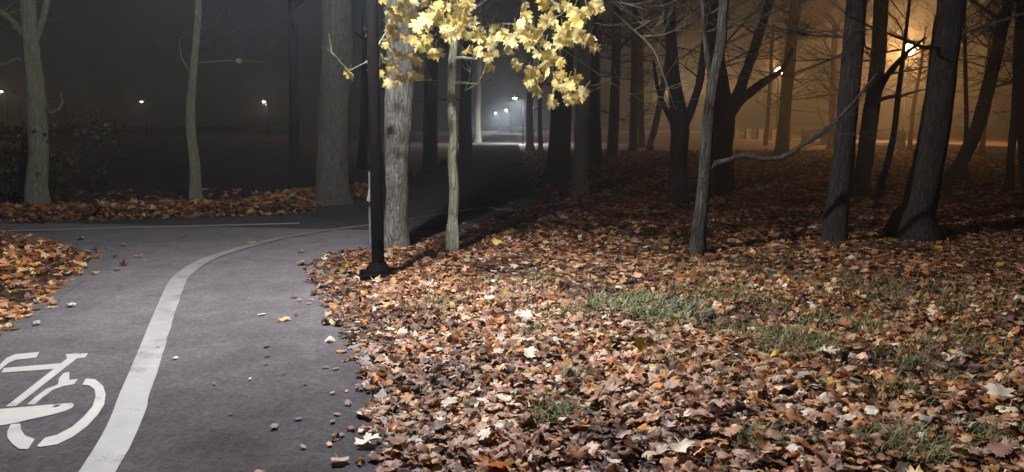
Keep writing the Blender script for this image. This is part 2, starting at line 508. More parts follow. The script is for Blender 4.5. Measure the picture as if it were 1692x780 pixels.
def stuff_mesh(name, batches, mat):
    """batches: list of (verts, tris, cols) arrays, joined into one mesh with the colour of every leaf"""
    V, T, C, off = [], [], [], 0
    for v, t, c in batches:
        V.append(v); T.append(t + off); C.append(c); off += len(v)
    V = np.concatenate(V); T = np.concatenate(T); C = np.concatenate(C)
    me = bpy.data.meshes.new(name)
    me.vertices.add(len(V)); me.vertices.foreach_set('co', V.astype(np.float32).ravel())
    me.loops.add(T.size); me.loops.foreach_set('vertex_index', T.astype(np.int32).ravel())
    me.polygons.add(len(T)); me.polygons.foreach_set('loop_start', np.arange(0, T.size, 3, dtype=np.int32))
    me.polygons.foreach_set('loop_total', np.full(len(T), 3, np.int32))
    me.update(calc_edges=True)
    me.polygons.foreach_set('use_smooth', np.ones(len(T), bool))
    at = me.attributes.new('col', 'FLOAT_COLOR', 'POINT')
    at.data.foreach_set('color', np.concatenate([C, np.ones((len(C), 1))], 1).astype(np.float32).ravel())
    me.materials.append(mat)
    o = bpy.data.objects.new(name, me); COL.objects.link(o)
    return o
def rotmats(az, tilt, tdir):
    """spin az about z, then tip by tilt about a horizontal axis tdir"""
    n = len(az)
    c, s = np.cos(az), np.sin(az); z = np.zeros(n); o = np.ones(n)
    A = np.stack([np.stack([c, -s, z], -1), np.stack([s, c, z], -1), np.stack([z, z, o], -1)], 1)
    ux, uy = np.cos(tdir), np.sin(tdir); ct, st = np.cos(tilt), np.sin(tilt)
    B = np.stack([np.stack([ct + ux * ux * (1 - ct), ux * uy * (1 - ct), uy * st], -1),
                  np.stack([ux * uy * (1 - ct), ct + uy * uy * (1 - ct), -ux * st], -1),
                  np.stack([-uy * st, ux * st, ct], -1)], 1)
    return B @ A
BR = np.array(BROWNS)
def leaf_colors(n, x, y):
    w = np.array([.16, .15, .15, .07, .13, .09, .1, .09, .04, .02])
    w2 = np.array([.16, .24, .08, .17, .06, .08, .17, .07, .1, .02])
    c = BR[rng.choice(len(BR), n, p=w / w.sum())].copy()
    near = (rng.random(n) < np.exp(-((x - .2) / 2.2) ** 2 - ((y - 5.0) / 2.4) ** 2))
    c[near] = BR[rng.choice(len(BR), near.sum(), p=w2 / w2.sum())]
    c *= np.clip(rng.lognormal(-.08, .36, (n, 1)), .3, 1.6) * np.where(c[:, 2:] > .4, 1, np.array([[1.0, .875, .75]]))
    k = np.clip((x - .6) / 2.5, 0, 1)[:, None]; c *= 1 - k * np.array([[0, .04, .2]])
    c[:, 2] *= rng.uniform(.8, 1.1, n)
    patch = np.sin(2.3 * x + 1.7 * y + .5) + np.sin(3.9 * y - 2.6 * x + 2.0) + .8 * np.sin(6.1 * x + 1.0) * np.sin(5.3 * y)
    dk = rng.random(n) < np.clip((patch - .55) * .5, 0, .62); c[dk] = np.array([.1, .055, .034]) * rng.uniform(.6, 1.5, (dk.sum(), 1))
    c = np.minimum(c, np.array([[.74, .66, .58]])); c *= 1 - (np.clip((y - 10.5) / 5, 0, 1) * (x > -2.5))[:, None] * np.array([[.12, .24, .26]])  # painted shade: leaves farther back get a darker, redder colour
    lf = x < -2.5; c[lf] = np.minimum(c[lf] * np.array([2.1, 1.9, 1.55]), np.array([.8, .62, .42]))  # painted light: leaf colours raised on the left, where little lamp light reaches
    yel = rng.random(n) < .008
    c[yel] = np.array([.52, .36, .06])
    return c
def height(x, y):
    return .018 + .02 * np.sin(1.9 * x + .7) * np.sin(1.5 * y + .3) + .015 * np.sin(4.3 * x - 1.2 * y) + .012 * np.sin(3.1 * y + 2.0 * x + 1)
def stamp(x, y, z, scale, tilt, shapes, cols):
    out = []
    n = len(x)
    pick = rng.integers(0, len(shapes), n)
    R = rotmats(rng.uniform(0, 6.283, n), tilt, rng.uniform(0, 6.283, n))
    pos = np.stack([x, y, z], 1)
    for s, (v, t) in enumerate(shapes):
        i = np.nonzero(pick == s)[0]
        if not len(i): continue
        vv = np.einsum('nij,kj->nki', R[i], v) * scale[i, None, None] + pos[i, None, :]
        low = vv[:, :, 2].min(1)
        vv[:, :, 2] += np.maximum(0, .014 - low)[:, None]
        tt = t[None] + (np.arange(len(i)) * len(v))[:, None, None]
        out.append((vv.reshape(-1, 3), tt.reshape(-1, 3), np.repeat(cols[i], len(v), 0)))
    return out
srnd = random.Random(3)
SH_HI = [leaf_geo(srnd, 'hi', srnd.uniform(.9, 1.5) if k % 4 == 0 else srnd.uniform(.25, .9), k % 3 == 0, k % 5 > 2) for k in range(32)]
SH_MID = [leaf_geo(srnd, 'mid', srnd.uniform(.25, .9)) for k in range(16)]
SH_LOW = [leaf_geo(srnd, 'low', srnd.uniform(.4, 1.0)) for k in range(8)]

POLE = G(625.5, 463)
def scatter(x0, x1, y0, y1, dens, spill=.12):
    n = int((x1 - x0) * (y1 - y0) * dens)
    x, y = rng.uniform(x0, x1, n), rng.uniform(y0, y1, n)
    ins = inside(x, y); d = edge_dist(x, y)
    wob = .06 + .045 * np.sin(5.1 * x + 3.3 * y) + .04 * np.sin(11.0 * y - 4.0 * x + 1.0) + .035 * np.sin(23.0 * y + 9.0 * x)
    keep = ~ins | (d < wob) | (rng.random(n) < .12 * np.exp(-d / spill))
    # only the wedge that the camera, or one a step aside, can see
    keep &= np.abs(x) < .68 * y + 2.2
    if x1 < 0 and y0 > 11: keep &= rng.random(n) < np.clip(2.4 - d / .9, .04, 1)
    keep &= (x < 21.6) & (np.hypot(x - POLE[0], y - POLE[1]) > .2)
    x, y, ins, d = x[keep], y[keep], ins[keep], d[keep]
    return x, y, ins, d
batches = []
# grassy openings where fewer leaves lie (world x, y, radius)
TUFTS = [(1065, 520, .5, 260, 'bluish'), (1035, 495, .25, 90, 'g'), (1150, 495, .35, 120, 'g'), (1305, 578, .33, 230, 'g'), (1225, 505, .4, 100, 'g'), (912, 700, .13, 90, 'g'),
         (1490, 755, .22, 160, 'g'), (1460, 505, .6, 150, 'g'), (1560, 490, .7, 150, 'g'), (1420, 540, .3, 70, 'g'), (880, 555, .14, 40, 'pale'), (722, 515, .22, 60, 'g'),
         (795, 480, .3, 60, 'pale'), (940, 530, .25, 70, 'g'), (1600, 585, .35, 80, 'g'), (1250, 745, .12, 50, 'g'), (1640, 735, .18, 80, 'g'), (1485, 660, .18, 70, 'g'), (1180, 560, .12, 40, 'g'),
         (950, 640, .1, 30, 'g'), (1340, 470, .6, 90, 'g'), (900, 470, .4, 60, 'g'), (1500, 600, .25, 60, 'g'), (1090, 545, .2, 70, 'g'), (845, 500, .2, 40, 'pale')]
for (x0, x1, y0, y1, dens, shapes, smin, smax, tl) in (
        (-2.6, 7.2, 2.4, 7.2, 400, SH_HI, .034, .072, 1.15), (-2.6, 7.2, 2.4, 7.2, 330, SH_LOW, .014, .03, 1.2), (-2.8, 9.5, 7.2, 10.2, 330, SH_MID, .04, .072, 1.0),
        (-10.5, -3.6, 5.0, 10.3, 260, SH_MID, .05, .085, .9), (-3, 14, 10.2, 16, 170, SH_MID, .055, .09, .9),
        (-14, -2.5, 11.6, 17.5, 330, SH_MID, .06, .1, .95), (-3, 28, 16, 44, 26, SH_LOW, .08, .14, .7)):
    x, y, ins, d = scatter(x0, x1, y0, y1, dens)
    if smax < .04: x, y, d, ins = x[~ins], y[~ins], d[~ins], ins[~ins]
    n = len(x)
    pile = np.clip(d / .5, 0, 1) * ~ins
    z = np.where(ins, Zp + .004, height(x, y) * pile + rng.uniform(0, .05, n) * pile + .004)
    if x1 < -2:
        bank = np.clip(d / .35, 0, 1) * np.exp(-np.clip(d - .9, 0, 9) / .5) * ~ins
        z = z + .17 * bank * rng.random(n); tl = 1.5
    tilt = np.abs(rng.normal(0, .33, n)) * tl * np.where(ins, .5, 1)
    sc = rng.uniform(smin, smax, n) * np.where(rng.random(n) < .25, .6, 1.0) * np.where(d < .35, .82, 1)
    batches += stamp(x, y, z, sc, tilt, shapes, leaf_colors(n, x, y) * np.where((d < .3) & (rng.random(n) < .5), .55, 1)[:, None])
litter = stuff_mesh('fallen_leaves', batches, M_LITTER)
tag(litter, 'thick carpet of dry brown maple leaves covering the ground', 'leaves', kind='stuff')

# ------------------------------------------------------------------ grass
def blades(cx, cy, rad, n, style):
    a = rng.uniform(0, 6.283, n); r = rad * np.sqrt(rng.random(n)) ** 1.2
    bx, by = cx + r * np.cos(a), cy + r * np.sin(a)
    L = rng.uniform(.06, .15, n) * (1.15 if rad > .3 else 1)
    if style == 'pale': L *= .7
    w = rng.uniform(.002, .0042, n) * (1.0 if style == 'g' else 3.0)
    az = rng.uniform(0, 6.283, n); lean = rng.uniform(.3, 1.4, n)
    dx, dy = np.cos(az), np.sin(az)
    bz = np.maximum(height(bx, by), .01)
    V = []
    for t, ww in ((0, 1), (.55, .85), (1, .12)):
        h = L * t * (1 - .45 * lean * t); o = L * lean * t * t
        px, py, pz = bx + dx * o, by + dy * o, bz + h
        V.append(np.stack([px - dy * w * ww, py + dx * w * ww, pz], 1)); V.append(np.stack([px + dy * w * ww, py - dx * w * ww, pz], 1))
    V = np.stack(V, 1)
    T = np.array([(0, 1, 3), (0, 3, 2), (2, 3, 5), (2, 5, 4)])
    base = {'g': (.13, .165, .055), 'bluish': (.155, .2, .105), 'pale': (.16, .2, .11)}[style]
    c = np.array(base)[None] * rng.uniform(.6, 1.4, (n, 1)); dry = rng.random(n) < .24; c[dry] = (.26, .21, .1)
    return V.reshape(-1, 3), (T[None] + (np.arange(n) * 6)[:, None, None]).reshape(-1, 3), np.repeat(c, 6, 0)
NAMED = {0: 'broad clump of bluish green weeds growing up through the leaves', 3: 'dense dark green grass tuft with a pale curled leaf on it', 5: 'small grass tuft beside the pale cream leaf near the path edge',
         6: 'green grass tuft at the bottom edge of the picture among brown leaves', 10: 'pale green weed lying flat beside the bright bleached leaf'}
rest = []
for i, (px, py, rad, n, st) in enumerate(TUFTS):
    g = G(px, py)
    if i in NAMED:
        o = stuff_mesh('grass_tuft', [blades(g.x, g.y, rad, int(n * 3), st)], M_GRASS)
        tag(o, NAMED[i], 'grass tuft', 'grass tufts in the leaves')
    else:
        rest.append(blades(g.x, g.y, rad, int(n * 2.4), st))
for _ in range(80):
    px, py = rnd.triangular(900, 1760, 1400), rnd.triangular(435, 680, 500)
    g = G(px, py); rest.append(blades(g.x, g.y, rnd.uniform(.08, .3), 26, 'g'))
gr = stuff_mesh('grass', rest, M_GRASS)
tag(gr, 'thin short grass growing sparsely through the fallen leaves', 'grass', kind='stuff')

# broad weed leaves in the bluish clump are part of it
# ------------------------------------------------------------------ single fallen leaves
def leaf_mesh(name, geo, mat):
    v, t = geo
    me = bpy.data.meshes.new(name); me.from_pydata([tuple(p) for p in v], [], [tuple(q) for q in t])
    me.polygons.foreach_set('use_smooth', [True] * len(t)); me.materials.append(mat); me.update()
    return me
LM = {k: [leaf_mesh('fallen_leaf', leaf_geo(srnd, 'hi', srnd.uniform(.3, .9), j % 2 == 0, j % 3 > 1), m) for j in range(9)] for k, m in (('dry', M_DRYONE), ('pale', M_PALE), ('dark', M_DARKLEAF), ('yel', M_YELLEAF))}
def put_leaf(loc, scale, kind, tilt, label, group=None):
    o = bpy.data.objects.new('fallen_leaf', rnd.choice(LM[kind])); COL.objects.link(o)
    o.rotation_euler = (rnd.gauss(0, tilt), rnd.gauss(0, tilt), rnd.uniform(0, 6.283)); sm = loc[2] == ZP and scale < .05
    o.scale = (scale * (.62 if sm else 1), scale * (1.25 if sm else 1), scale * (.18 if sm else .8))
    Rm = o.rotation_euler.to_matrix()
    low = min((Rm @ Vector((v.co.x, v.co.y, v.co.z * o.scale[2] / scale))).z for v in o.data.vertices) * scale
    o.location = (loc[0], loc[1], loc[2] - low)
    return tag(o, label, 'leaf', group)
ZP = Zp + .010
for px, py, s, k, lab in (
    (430, 524, .045, 'pale', 'single pale leaf lying alone in the middle of the footway'),
    (290, 597, .035, 'pale', 'small pale leaf beside the outer edge of the thick white line'),
    (440, 577, .045, 'dark', 'dark crumpled leaf, largest of the row of dark scraps on the footway'),
    (441, 593, .03, 'dark', 'dark scrap just below the crumpled dark leaf on the footway'),
    (455, 711, .04, 'dark', 'lone dark sliver of leaf on the near footway'),
    (609, 742, .085, 'pale', 'large curled cream leaf lying on the asphalt by the bottom kerb'),
    (597, 691, .07, 'pale', 'pale curled leaf on the asphalt just outside the leaf heap'),
    (560, 768, .06, 'dry', 'grey brown leaf at the bottom edge on the asphalt'),
    (132, 398, .09, 'pale', 'pale leaf lying alone on the dark crossing path'),
    (417, 404, .08, 'yel', 'yellowish leaf lying beside the bending part of the white line'),
    (502, 441, .1, 'pale', 'pale yellow leaf on the asphalt at the rounded kerb corner'),
    (92, 505, .06, 'dry', 'two toned brown leaf on the dusty left strip of the path'),
    (117, 510, .06, 'pale', 'pale leaf next to the brown one near the cycle lane edge'),
    (45, 527, .06, 'dry', 'small dull leaf on the dusty path strip by the leaf island'),
    (30, 497, .085, 'yel', 'bright yellow leaf on the brown leaf island beside the path'),
    (97, 674, .03, 'dark', 'dark curled leaf stuck on the white bicycle symbol'),
    (577, 454, .085, 'yel', 'yellow leaf on the brown carpet just beside the lamp pole foot'),
    (1008, 416, .1, 'yel', 'bright yellow leaf glowing far out on the dark leaf carpet'),
    (819, 414, .09, 'yel', 'yellow leaf on the carpet beyond the slim maple'),
    (836, 686, .075, 'pale', 'large flat cream leaf lying on top of the leaf carpet'),
    (872, 548, .085, 'pale', 'bleached white leaf lying beside the flat green weed'),
    (872, 612, .075, 'pale', 'white lobed leaf standing out in the brightest lit litter'),
    (1055, 598, .085, 'yel', 'orange yellow leaf standing up beneath the bluish weeds'),
    (1125, 768, .085, 'pale', 'large bleached leaf at the bottom edge of the picture'),
    (1650, 674, .09, 'pale', 'long pale leaf near the right edge of the picture'),
    (1390, 552, .085, 'dry', 'upright folded tan leaf beyond the dense grass tuft'),
    (1360, 600, .085, 'pale', 'broad pale leaf just below the dense grass tuft')):
    onpath = px < 625 and not (px == 577 or px == 30)
    g = G(px, py)
    z = ZP if onpath else max(height(g.x, g.y), .02) + .05
    put_leaf((g.x, g.y, z), s, k, .12 if onpath else .35, lab)
for px, py, s, k in ((441, 606, .022, 'dark'), (413, 632, .02, 'pale'), (470, 622, .018, 'dark'), (505, 640, .02, 'dark'), (548, 655, .025, 'pale'), (495, 500, .04, 'pale'), (512, 505, .035, 'pale'), (525, 470, .04, 'dry'), (555, 690, .03, 'pale'), (550, 702, .03, 'dark'), (565, 725, .028, 'dark'),
    (613, 720, .03, 'pale'), (640, 730, .03, 'dark'), (500, 745, .025, 'dark'), (575, 672, .04, 'dark'), (495, 698, .03, 'dark'), (490, 523, .03, 'dark'), (470, 560, .02, 'dark'), (540, 612, .03, 'dark'), (305, 394, .05, 'dry'), (100, 413, .08, 'pale'), (205, 408, .05, 'pale'), (570, 585, .04, 'dry'),
    (260, 579, .018, 'dark'), (355, 640, .02, 'dry'), (380, 690, .018, 'dark'), (330, 560, .02, 'dry'), (60, 540, .05, 'dry'), (15, 530, .06, 'dry'), (545, 742, .03, 'dry')):
    g = G(px, py); put_leaf((g.x, g.y, ZP), s, 'dry' if k == 'pale' else k, .1, 'small dry leaf scrap lying loose on the grey asphalt', 'leaf scraps on the path')
n = 0
while n < 240:                       # the leaves of the carpet that show largest: nearest the camera
    px, py = rnd.uniform(640, 1692), 600 + 180 * rnd.random() ** .8
    g = G(px, py)
    if inside(np.array([g.x]), np.array([g.y]))[0]: continue
    put_leaf((g.x, g.y, max(float(height(g.x, g.y)), .01) + rnd.uniform(.02, .05)), rnd.uniform(.038, .068), *(('dry', .26, 'dry brown maple leaf on top of the thick carpet nearest the camera', 'topmost brown leaves of the near carpet') if rnd.random() < .9 else ('pale', .26, 'pale cream maple leaf on top of the thick carpet nearest the camera', 'topmost pale leaves of the near carpet')))
    n += 1

# ------------------------------------------------------------------ trees
def px_tube(mb, pts, Y, sides=12, rough=.12, dens=.18, r_=None):
    """pts: (px, py, width px[, Y]) traced; resampled finely with a smooth radius"""
    ctr = [(P(p[0], p[1], p[3] if len(p) > 3 else Y), p[2] / 2 * (p[3] if len(p) > 3 else Y) / F) for p in pts]
    return world_tube(mb, ctr, sides, rough, dens, r_)
def world_tube(mb, ctr, sides=12, rough=.12, dens=.18, r_=None):
    pp, rr = [], []
    for i in range(len(ctr) - 1):
        (a, ra), (b, rb) = ctr[i], ctr[i + 1]
        p0 = ctr[max(i - 1, 0)][0]; p3 = ctr[min(i + 2, len(ctr) - 1)][0]
        m = max(1, int((b - a).length / dens))
        for k in range(m):
            t = k / m
            pp.append(.5 * ((2 * a) + (b - p0) * t + (2 * p0 - 5 * a + 4 * b - p3) * t * t + (3 * a - p0 - 3 * b + p3) * t ** 3)); rr.append(ra + (rb - ra) * t)
    pp.append(ctr[-1][0]); rr.append(ctr[-1][1])
    mb.tube(pp, rr, sides, rough, True, r_)
    return pp, rr
def grow(mb, p, d, L, r, depth, R, drop=.0):
    n = 5 if depth > 1 else 4
    pts, rad = [p.copy()], [r]
    d = d.normalized()
    for i in range(n):
        d = (d + Vector((R.gauss(0, .16), R.gauss(0, .16), R.gauss(.05 - drop, .13)))).normalized()
        p = p + d * (L / n)
        pts.append(p.copy()); rad.append(max(r * (1 - .82 * (i + 1) / n), .0025))
    mb.tube(pts, rad, 6 if r > .03 else (4 if r > .012 else 3), .0, False, R)
    if depth <= 0: return
    for _ in range(R.randint(3, 5) if depth > 1 else R.randint(2, 4)):
        i = R.randint(1, n)
        a = R.uniform(0, 6.283); s = R.uniform(.5, 1.1)
        side = Vector((math.cos(a), math.sin(a), R.uniform(-.2, .5)))
        base = (pts[i] - pts[i - 1]).normalized()
        grow(mb, pts[i], base + side * s, L * R.uniform(.4, .68), max(rad[i] * .7, .004), depth - 1, R, drop)
def tree(name, label, pts, Y, bark, H=10.5, flare=1.25, limbs=(), crown=9, low=0, lowdepth=2, seed=1, group='bare trees of the park', sides=14, twig=None, knots=0):
    R = random.Random(seed)
    base = P(pts[0][0], pts[0][1], Y); base.z = 0
    root = empty(name, base)
    tag(root, label, 'tree', group)
    ctr = [(P(p[0], p[1], Y), p[2] / 2 * Y / F) for p in pts]
    b0 = Vector((ctr[0][0].x, Y, 0))
    ctr[0] = (Vector((b0.x, Y, .34)), ctr[0][1] * 1.03)
    ctr = [(Vector((b0.x, Y, -.05)), ctr[0][1] * flare * 1.12), (Vector((b0.x, Y, .08)), ctr[0][1] * flare)] + [c for c in ctr if c[0].z > .3]
    # above the picture the stem goes on, tapering
    top, rt = ctr[-1]
    dirv = (ctr[-1][0] - ctr[-2][0]).normalized(); dirv = (dirv + Vector((0, 0, .5))).normalized()
    nst = max(3, int((H - top.z) / 1.1))
    for i in range(nst):
        dirv = (dirv + Vector((R.gauss(0, .07), R.gauss(0, .07), .06))).normalized()
        top = top + dirv * ((H - ctr[-1][0].z) / max(1, nst - i) if False else 1.1)
        if top.z > H: break
        ctr.append((top.copy(), max(.015, rt * (1 - (i + 1) / (nst + .6)))))
    mb = MB()
    pp, rr = world_tube(mb, ctr, sides, .1 if sides > 8 else .06, .14 if Y < 20 else .4, R)
    for k in range(knots):
        i = R.randint(4, min(len(pp) - 1, 30)); a = R.uniform(3.4, 6.0)
        c = pp[i] + Vector((math.cos(a), math.sin(a), 0)) * rr[i] * .92
        mb.tube([c - Vector((0, 0, rr[i] * .5)), c, c + Vector((0, 0, rr[i] * .5))], [rr[i] * .1, rr[i] * .28, rr[i] * .1], 7, .3, True, R)
    mb.build('trunk', bark, root, True)
    for lp in limbs:
        m2 = MB()
        lpp, lrr = px_tube(m2, lp, Y, 9, .22, .12, R)
        for _ in range(4):      # side twigs of the limb
            i = R.randint(len(lpp) // 3, len(lpp) - 1)
            a = R.uniform(0, 6.28)
            grow(m2, lpp[i], Vector((math.cos(a), .5 * math.sin(a), R.uniform(-.2, .8))), R.uniform(.3, .8), max(.004, lrr[i] * .25), 1, R)
        m2.build('limb', bark, root, True)
    m3 = MB()
    idx = [i for i, p in enumerate(pp) if p.z > max(2.6, H * .33)]
    for _ in range(crown):
        i = R.choice(idx); a = R.uniform(0, 6.28)
        k = 1 - (pp[i].z / H) * .6
        grow(m3, pp[i], Vector((math.cos(a), math.sin(a), R.uniform(.2, 1.0))), R.uniform(1.8, 3.4) * k + .4, max(.012, rr[i] * .45), 2, R)
    idl = [i for i, p in enumerate(pp) if (2.2 if Y < 25 else 1.8) < p.z < (5.0 if Y < 25 else 7.0)]
    if group == WOOD: low = int(low * 1.6) + 5; lowdepth = 3
    for _ in range(low):
        i = R.choice(idl); a = R.uniform(0, 6.28)
        grow(m3, pp[i], Vector((math.cos(a), .6 * math.sin(a), R.uniform(-.25, .7))), R.uniform(1.2, 2.8), min(.03, max(.009, rr[i] * .16)), lowdepth, R, .02)
    if m3.v: m3.build('crown', twig or M_TWIG, root, True)
    return root
gd = lambda y: G(846, y).y
WOOD = 'bare trees of the wood'

# left of the path
tree('lime_tree', 'greenish grey trunk beside the shrub beyond the crossing path', [(63, 348, 33), (64, 250, 31), (60, 180, 29), (54, 110, 25), (50, 60, 24)], gd(348), M_BARKG, 11, 1.15,
     [[(50, 70, 15), (30, 45, 12), (5, 22, 9), (-40, 0, 6)], [(52, 75, 14), (68, 40, 11), (78, 0, 9), (90, -60, 7)], [(48, 102, 6), (30, 97, 5), (12, 104, 4), (-10, 110, 3), (-40, 112, 2)], [(70, 184, 5), (86, 186, 4), (97, 180, 3.5), (104, 168, 3), (98, 150, 1.5)], [(46, 62, 9), (32, 50, 6), (18, 46, 4)]], seed=4, group='trees beyond the crossing path')
tree('slim_tree', 'slim pale slightly crooked trunk beyond the crossing path', [(324, 341, 19), (322, 275, 17), (315, 200, 15), (320, 110, 12), (324, 60, 10.5), (327, 0, 10)], gd(341), M_BARKG, 8, 1.25,
     [[(322, 104, 3), (350, 102, 2.4), (395, 100, 2), (445, 103, 1.2)], [(313, 118, 3), (300, 95, 2.2), (296, 65, 1.4)]], seed=5, group='trees beyond the crossing path')
tree('thick_tree', 'thick grey trunk with flared foot at the mouth of the avenue', [(550, 338, 52), (550, 260, 50), (552, 180, 52), (556, 100, 48), (557, 0, 50)], gd(338), M_BARK, 13, 1.2, seed=6, group='trees beyond the crossing path', knots=2)
tree('dim_tree', 'dim narrow trunk standing in the dark behind the thick grey tree', [(487, 316, 17), (486, 200, 16), (484, 60, 14)], gd(316), M_BARKD, 10, seed=7, group='trees beyond the crossing path')
# around the lamp
tree('lime_tree', 'broad grey trunk with pale patches right behind the lamp pole', [(654, 413, 39), (655, 330, 37), (656, 250, 40), (660, 170, 46), (665, 80, 51), (666, 0, 56)], gd(413), M_BARKP, 12, 1.12, seed=8, knots=4)

maple = tree('maple_tree', 'slim young maple with hanging yellow leaves beside the lamp pole', [(748, 420, 19), (748, 370, 17.5), (751, 310, 17), (747, 262, 15.5), (750, 225, 15), (746, 170, 14.5), (747, 100, 13), (752, 62, 12.5), (766, 30, 11), (780, 0, 10)], gd(418), M_BARKG, 7.5, 1.2,
     [[(748, 96, 6), (765, 95, 5.5), (788, 98, 5)],
      [(762, 40, 5, 9.2), (785, 47, 4, 9), (810, 42, 3.5, 8.8), (850, 40, 3, 8.6), (885, 70, 2.5, 8.5), (905, 105, 2, 8.4), (925, 140, 1.5, 8.3)],
      [(775, 8, 6, 9.2), (830, -40, 5, 9), (880, -20, 4, 8.8), (930, 15, 3, 8.6), (965, 45, 2, 8.4)],
      [(764, 34, 5, 9.2), (720, 10, 4, 8.8), (680, 20, 3, 8.5), (640, 50, 2.5, 8.2), (610, 100, 2, 8.1), (577, 117, 1.3, 8.0)],
      [(885, 60, 2, 8.6), (935, 85, 1.7, 8.8), (1000, 130, 1.4, 9.1), (1060, 166, .9, 9.4)],
      [(905, -60, 6, 9), (960, -20, 4, 9.2), (1005, 12, 3.4, 9.4), (1050, 52, 3, 9.6), (1080, 82, 2.8, 9.7), (1098, 130, 2.4, 9.8), (1118, 188, 1.5, 10)],
      [(1048, 50, 2, 9.6), (1062, 42, 1.6, 9.6), (1074, 35, 1, 9.6)], [(1062, 60, 2.4, 9.6), (1095, 58, 2, 9.6), (1115, 50, 1.5, 9.6), (1134, 37, .9, 9.6)], [(990, 0, 2.2, 9.4), (1030, 5, 1.8, 9.4), (1072, 17, 1, 9.4)],
      [(806, 98, 2.2, 9), (800, 118, 2, 9), (790, 138, 1.7, 9), (768, 150, 1.2, 9)]], crown=5, seed=9, group='trees around the lamp')

# yellow leaves on the maple, each where it hangs
LMY = [leaf_mesh('leaf', leaf_geo(srnd, 'hi', srnd.uniform(.25, .7), True), M_MAPLE) for _ in range(8)]
c4 = [(200, 80, 30), (205, 145, 60), (200, 215, 70), (65, 465, 85), (212, 400, 70), (210, 445, 60), (320, 60, 70), (390, 40, 70), (370, 110, 80), (430, 130, 70), (340, 180, 80), (330, 235, 70), (300, 285, 45), (345, 325, 65), (340, 430, 90), (310, 400, 70), (320, 525, 35), (430, 235, 80), (520, 290, 80), (565, 305, 60), (590, 245, 70),
      (630, 330, 90), (495, 380, 100), (510, 490, 80), (470, 470, 60), (500, 160, 100), (560, 110, 100), (600, 50, 60), (640, 80, 60), (550, 10, 60), (580, 150, 60), (640, 140, 60), (690, 30, 80), (700, 200, 100), (740, 215, 80), (720, 120, 80), (780, 60, 100), (840, 20, 80), (850, 140, 80), (770, 150, 70), (640, 20, 70), (900, 235, 80), (900, 320, 80), (420, 0, 80), (490, 90, 80), (680, 150, 80)]
c5 = [(45, 30, 80), (40, 125, 80), (110, 215, 80), (160, 250, 90), (205, 180, 60), (120, 320, 90), (185, 350, 50), (225, 330, 70), (235, 240, 60), (280, 200, 80), (310, 240, 110), (340, 270, 70), (320, 330, 40), (350, 385, 55), (360, 160, 55), (410, 30, 70), (430, 90, 80), (400, 130, 70), (430, 180, 80), (450, 230, 100), (500, 240, 90), (410, 240, 70),
      (540, 10, 100), (580, 70, 90), (560, 150, 100), (600, 130, 90), (640, 40, 80), (690, 30, 80), (650, 190, 80), (640, 240, 70), (650, 280, 80), (710, 250, 90), (740, 100, 90), (780, 110, 100), (820, 60, 90), (870, 30, 100), (900, 10, 80), (770, 210, 90), (830, 240, 100), (790, 250, 80), (560, 290, 45), (550, 340, 70), (600, 330, 60), (570, 380, 90), (640, 400, 80),
      (460, 440, 80), (510, 425, 50), (440, 510, 70), (500, 470, 90), (560, 470, 90), (650, 470, 70), (620, 480, 70), (500, 570, 100), (595, 625, 90), (620, 550, 70), (700, 520, 80), (755, 495, 70), (730, 570, 100), (800, 580, 90), (710, 640, 80), (760, 620, 90), (680, 580, 80), (690, 160, 60), (720, 160, 60), (470, 190, 70)]
spots = [(560 + x / 3.9, y / 3.9, s / 3.9) for x, y, s in c4] + [(760 + x / 3.9, y / 3.9, s / 3.9) for x, y, s in c5]
spots += [(x + rnd.gauss(0, 9), y + rnd.gauss(0, 7), 20) for x, y, q in rnd.sample(spots, 105) if 690 > x > 625 or x > 700]
for _ in range(60): spots.append((rnd.uniform(630, 980), rnd.uniform(-110, -4), 22))
for px, py, s in spots:
    Y = rnd.uniform(7.95, 8.7)
    p = P(px, py, Y)
    o = bpy.data.objects.new('leaf', rnd.choice(LMY)); COL.objects.link(o)
    o.scale = (max(s, 14) * Y / F / 1.4,) * 3
    # blades hang tip down, faces turned roughly to the viewer's side or tipped flat
    o.rotation_euler = (math.radians(rnd.gauss(-68, 18)), rnd.gauss(0, .45), rnd.gauss(0, .6))
    o.location = p
    o.parent = maple; o.matrix_parent_inverse = Matrix.Translation(-Vector(maple.location))
# one late leaf on the slim pale tree's twig
p = P(395, 99, gd(341))
o = bpy.data.objects.new('leaf', LMY[0]); COL.objects.link(o); o.scale = (.07,) * 3; o.rotation_euler = (-1.2, 0, .4); o.location = p
st = [q for q in bpy.data.objects if q.name.startswith('slim_tree')][0]; o.parent = st; o.matrix_parent_inverse = Matrix.Translation(-Vector(st.location))

# the wood on the right
WOOD = 'bare trees of the wood'
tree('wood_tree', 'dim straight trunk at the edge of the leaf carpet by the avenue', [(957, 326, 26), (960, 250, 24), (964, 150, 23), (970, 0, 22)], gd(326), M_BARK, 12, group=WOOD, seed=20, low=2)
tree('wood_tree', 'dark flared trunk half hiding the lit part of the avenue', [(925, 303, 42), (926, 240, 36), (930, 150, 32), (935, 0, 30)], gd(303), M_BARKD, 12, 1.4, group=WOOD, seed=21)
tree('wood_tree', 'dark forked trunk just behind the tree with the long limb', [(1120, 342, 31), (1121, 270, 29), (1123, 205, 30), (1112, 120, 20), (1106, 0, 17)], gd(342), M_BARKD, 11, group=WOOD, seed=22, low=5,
     limbs=[[(1124, 215, 18), (1140, 185, 15), (1155, 140, 12), (1165, 60, 9), (1175, -40, 6)], [(1120, 215, 12), (1105, 190, 9), (1088, 150, 6), (1080, 100, 4)]])
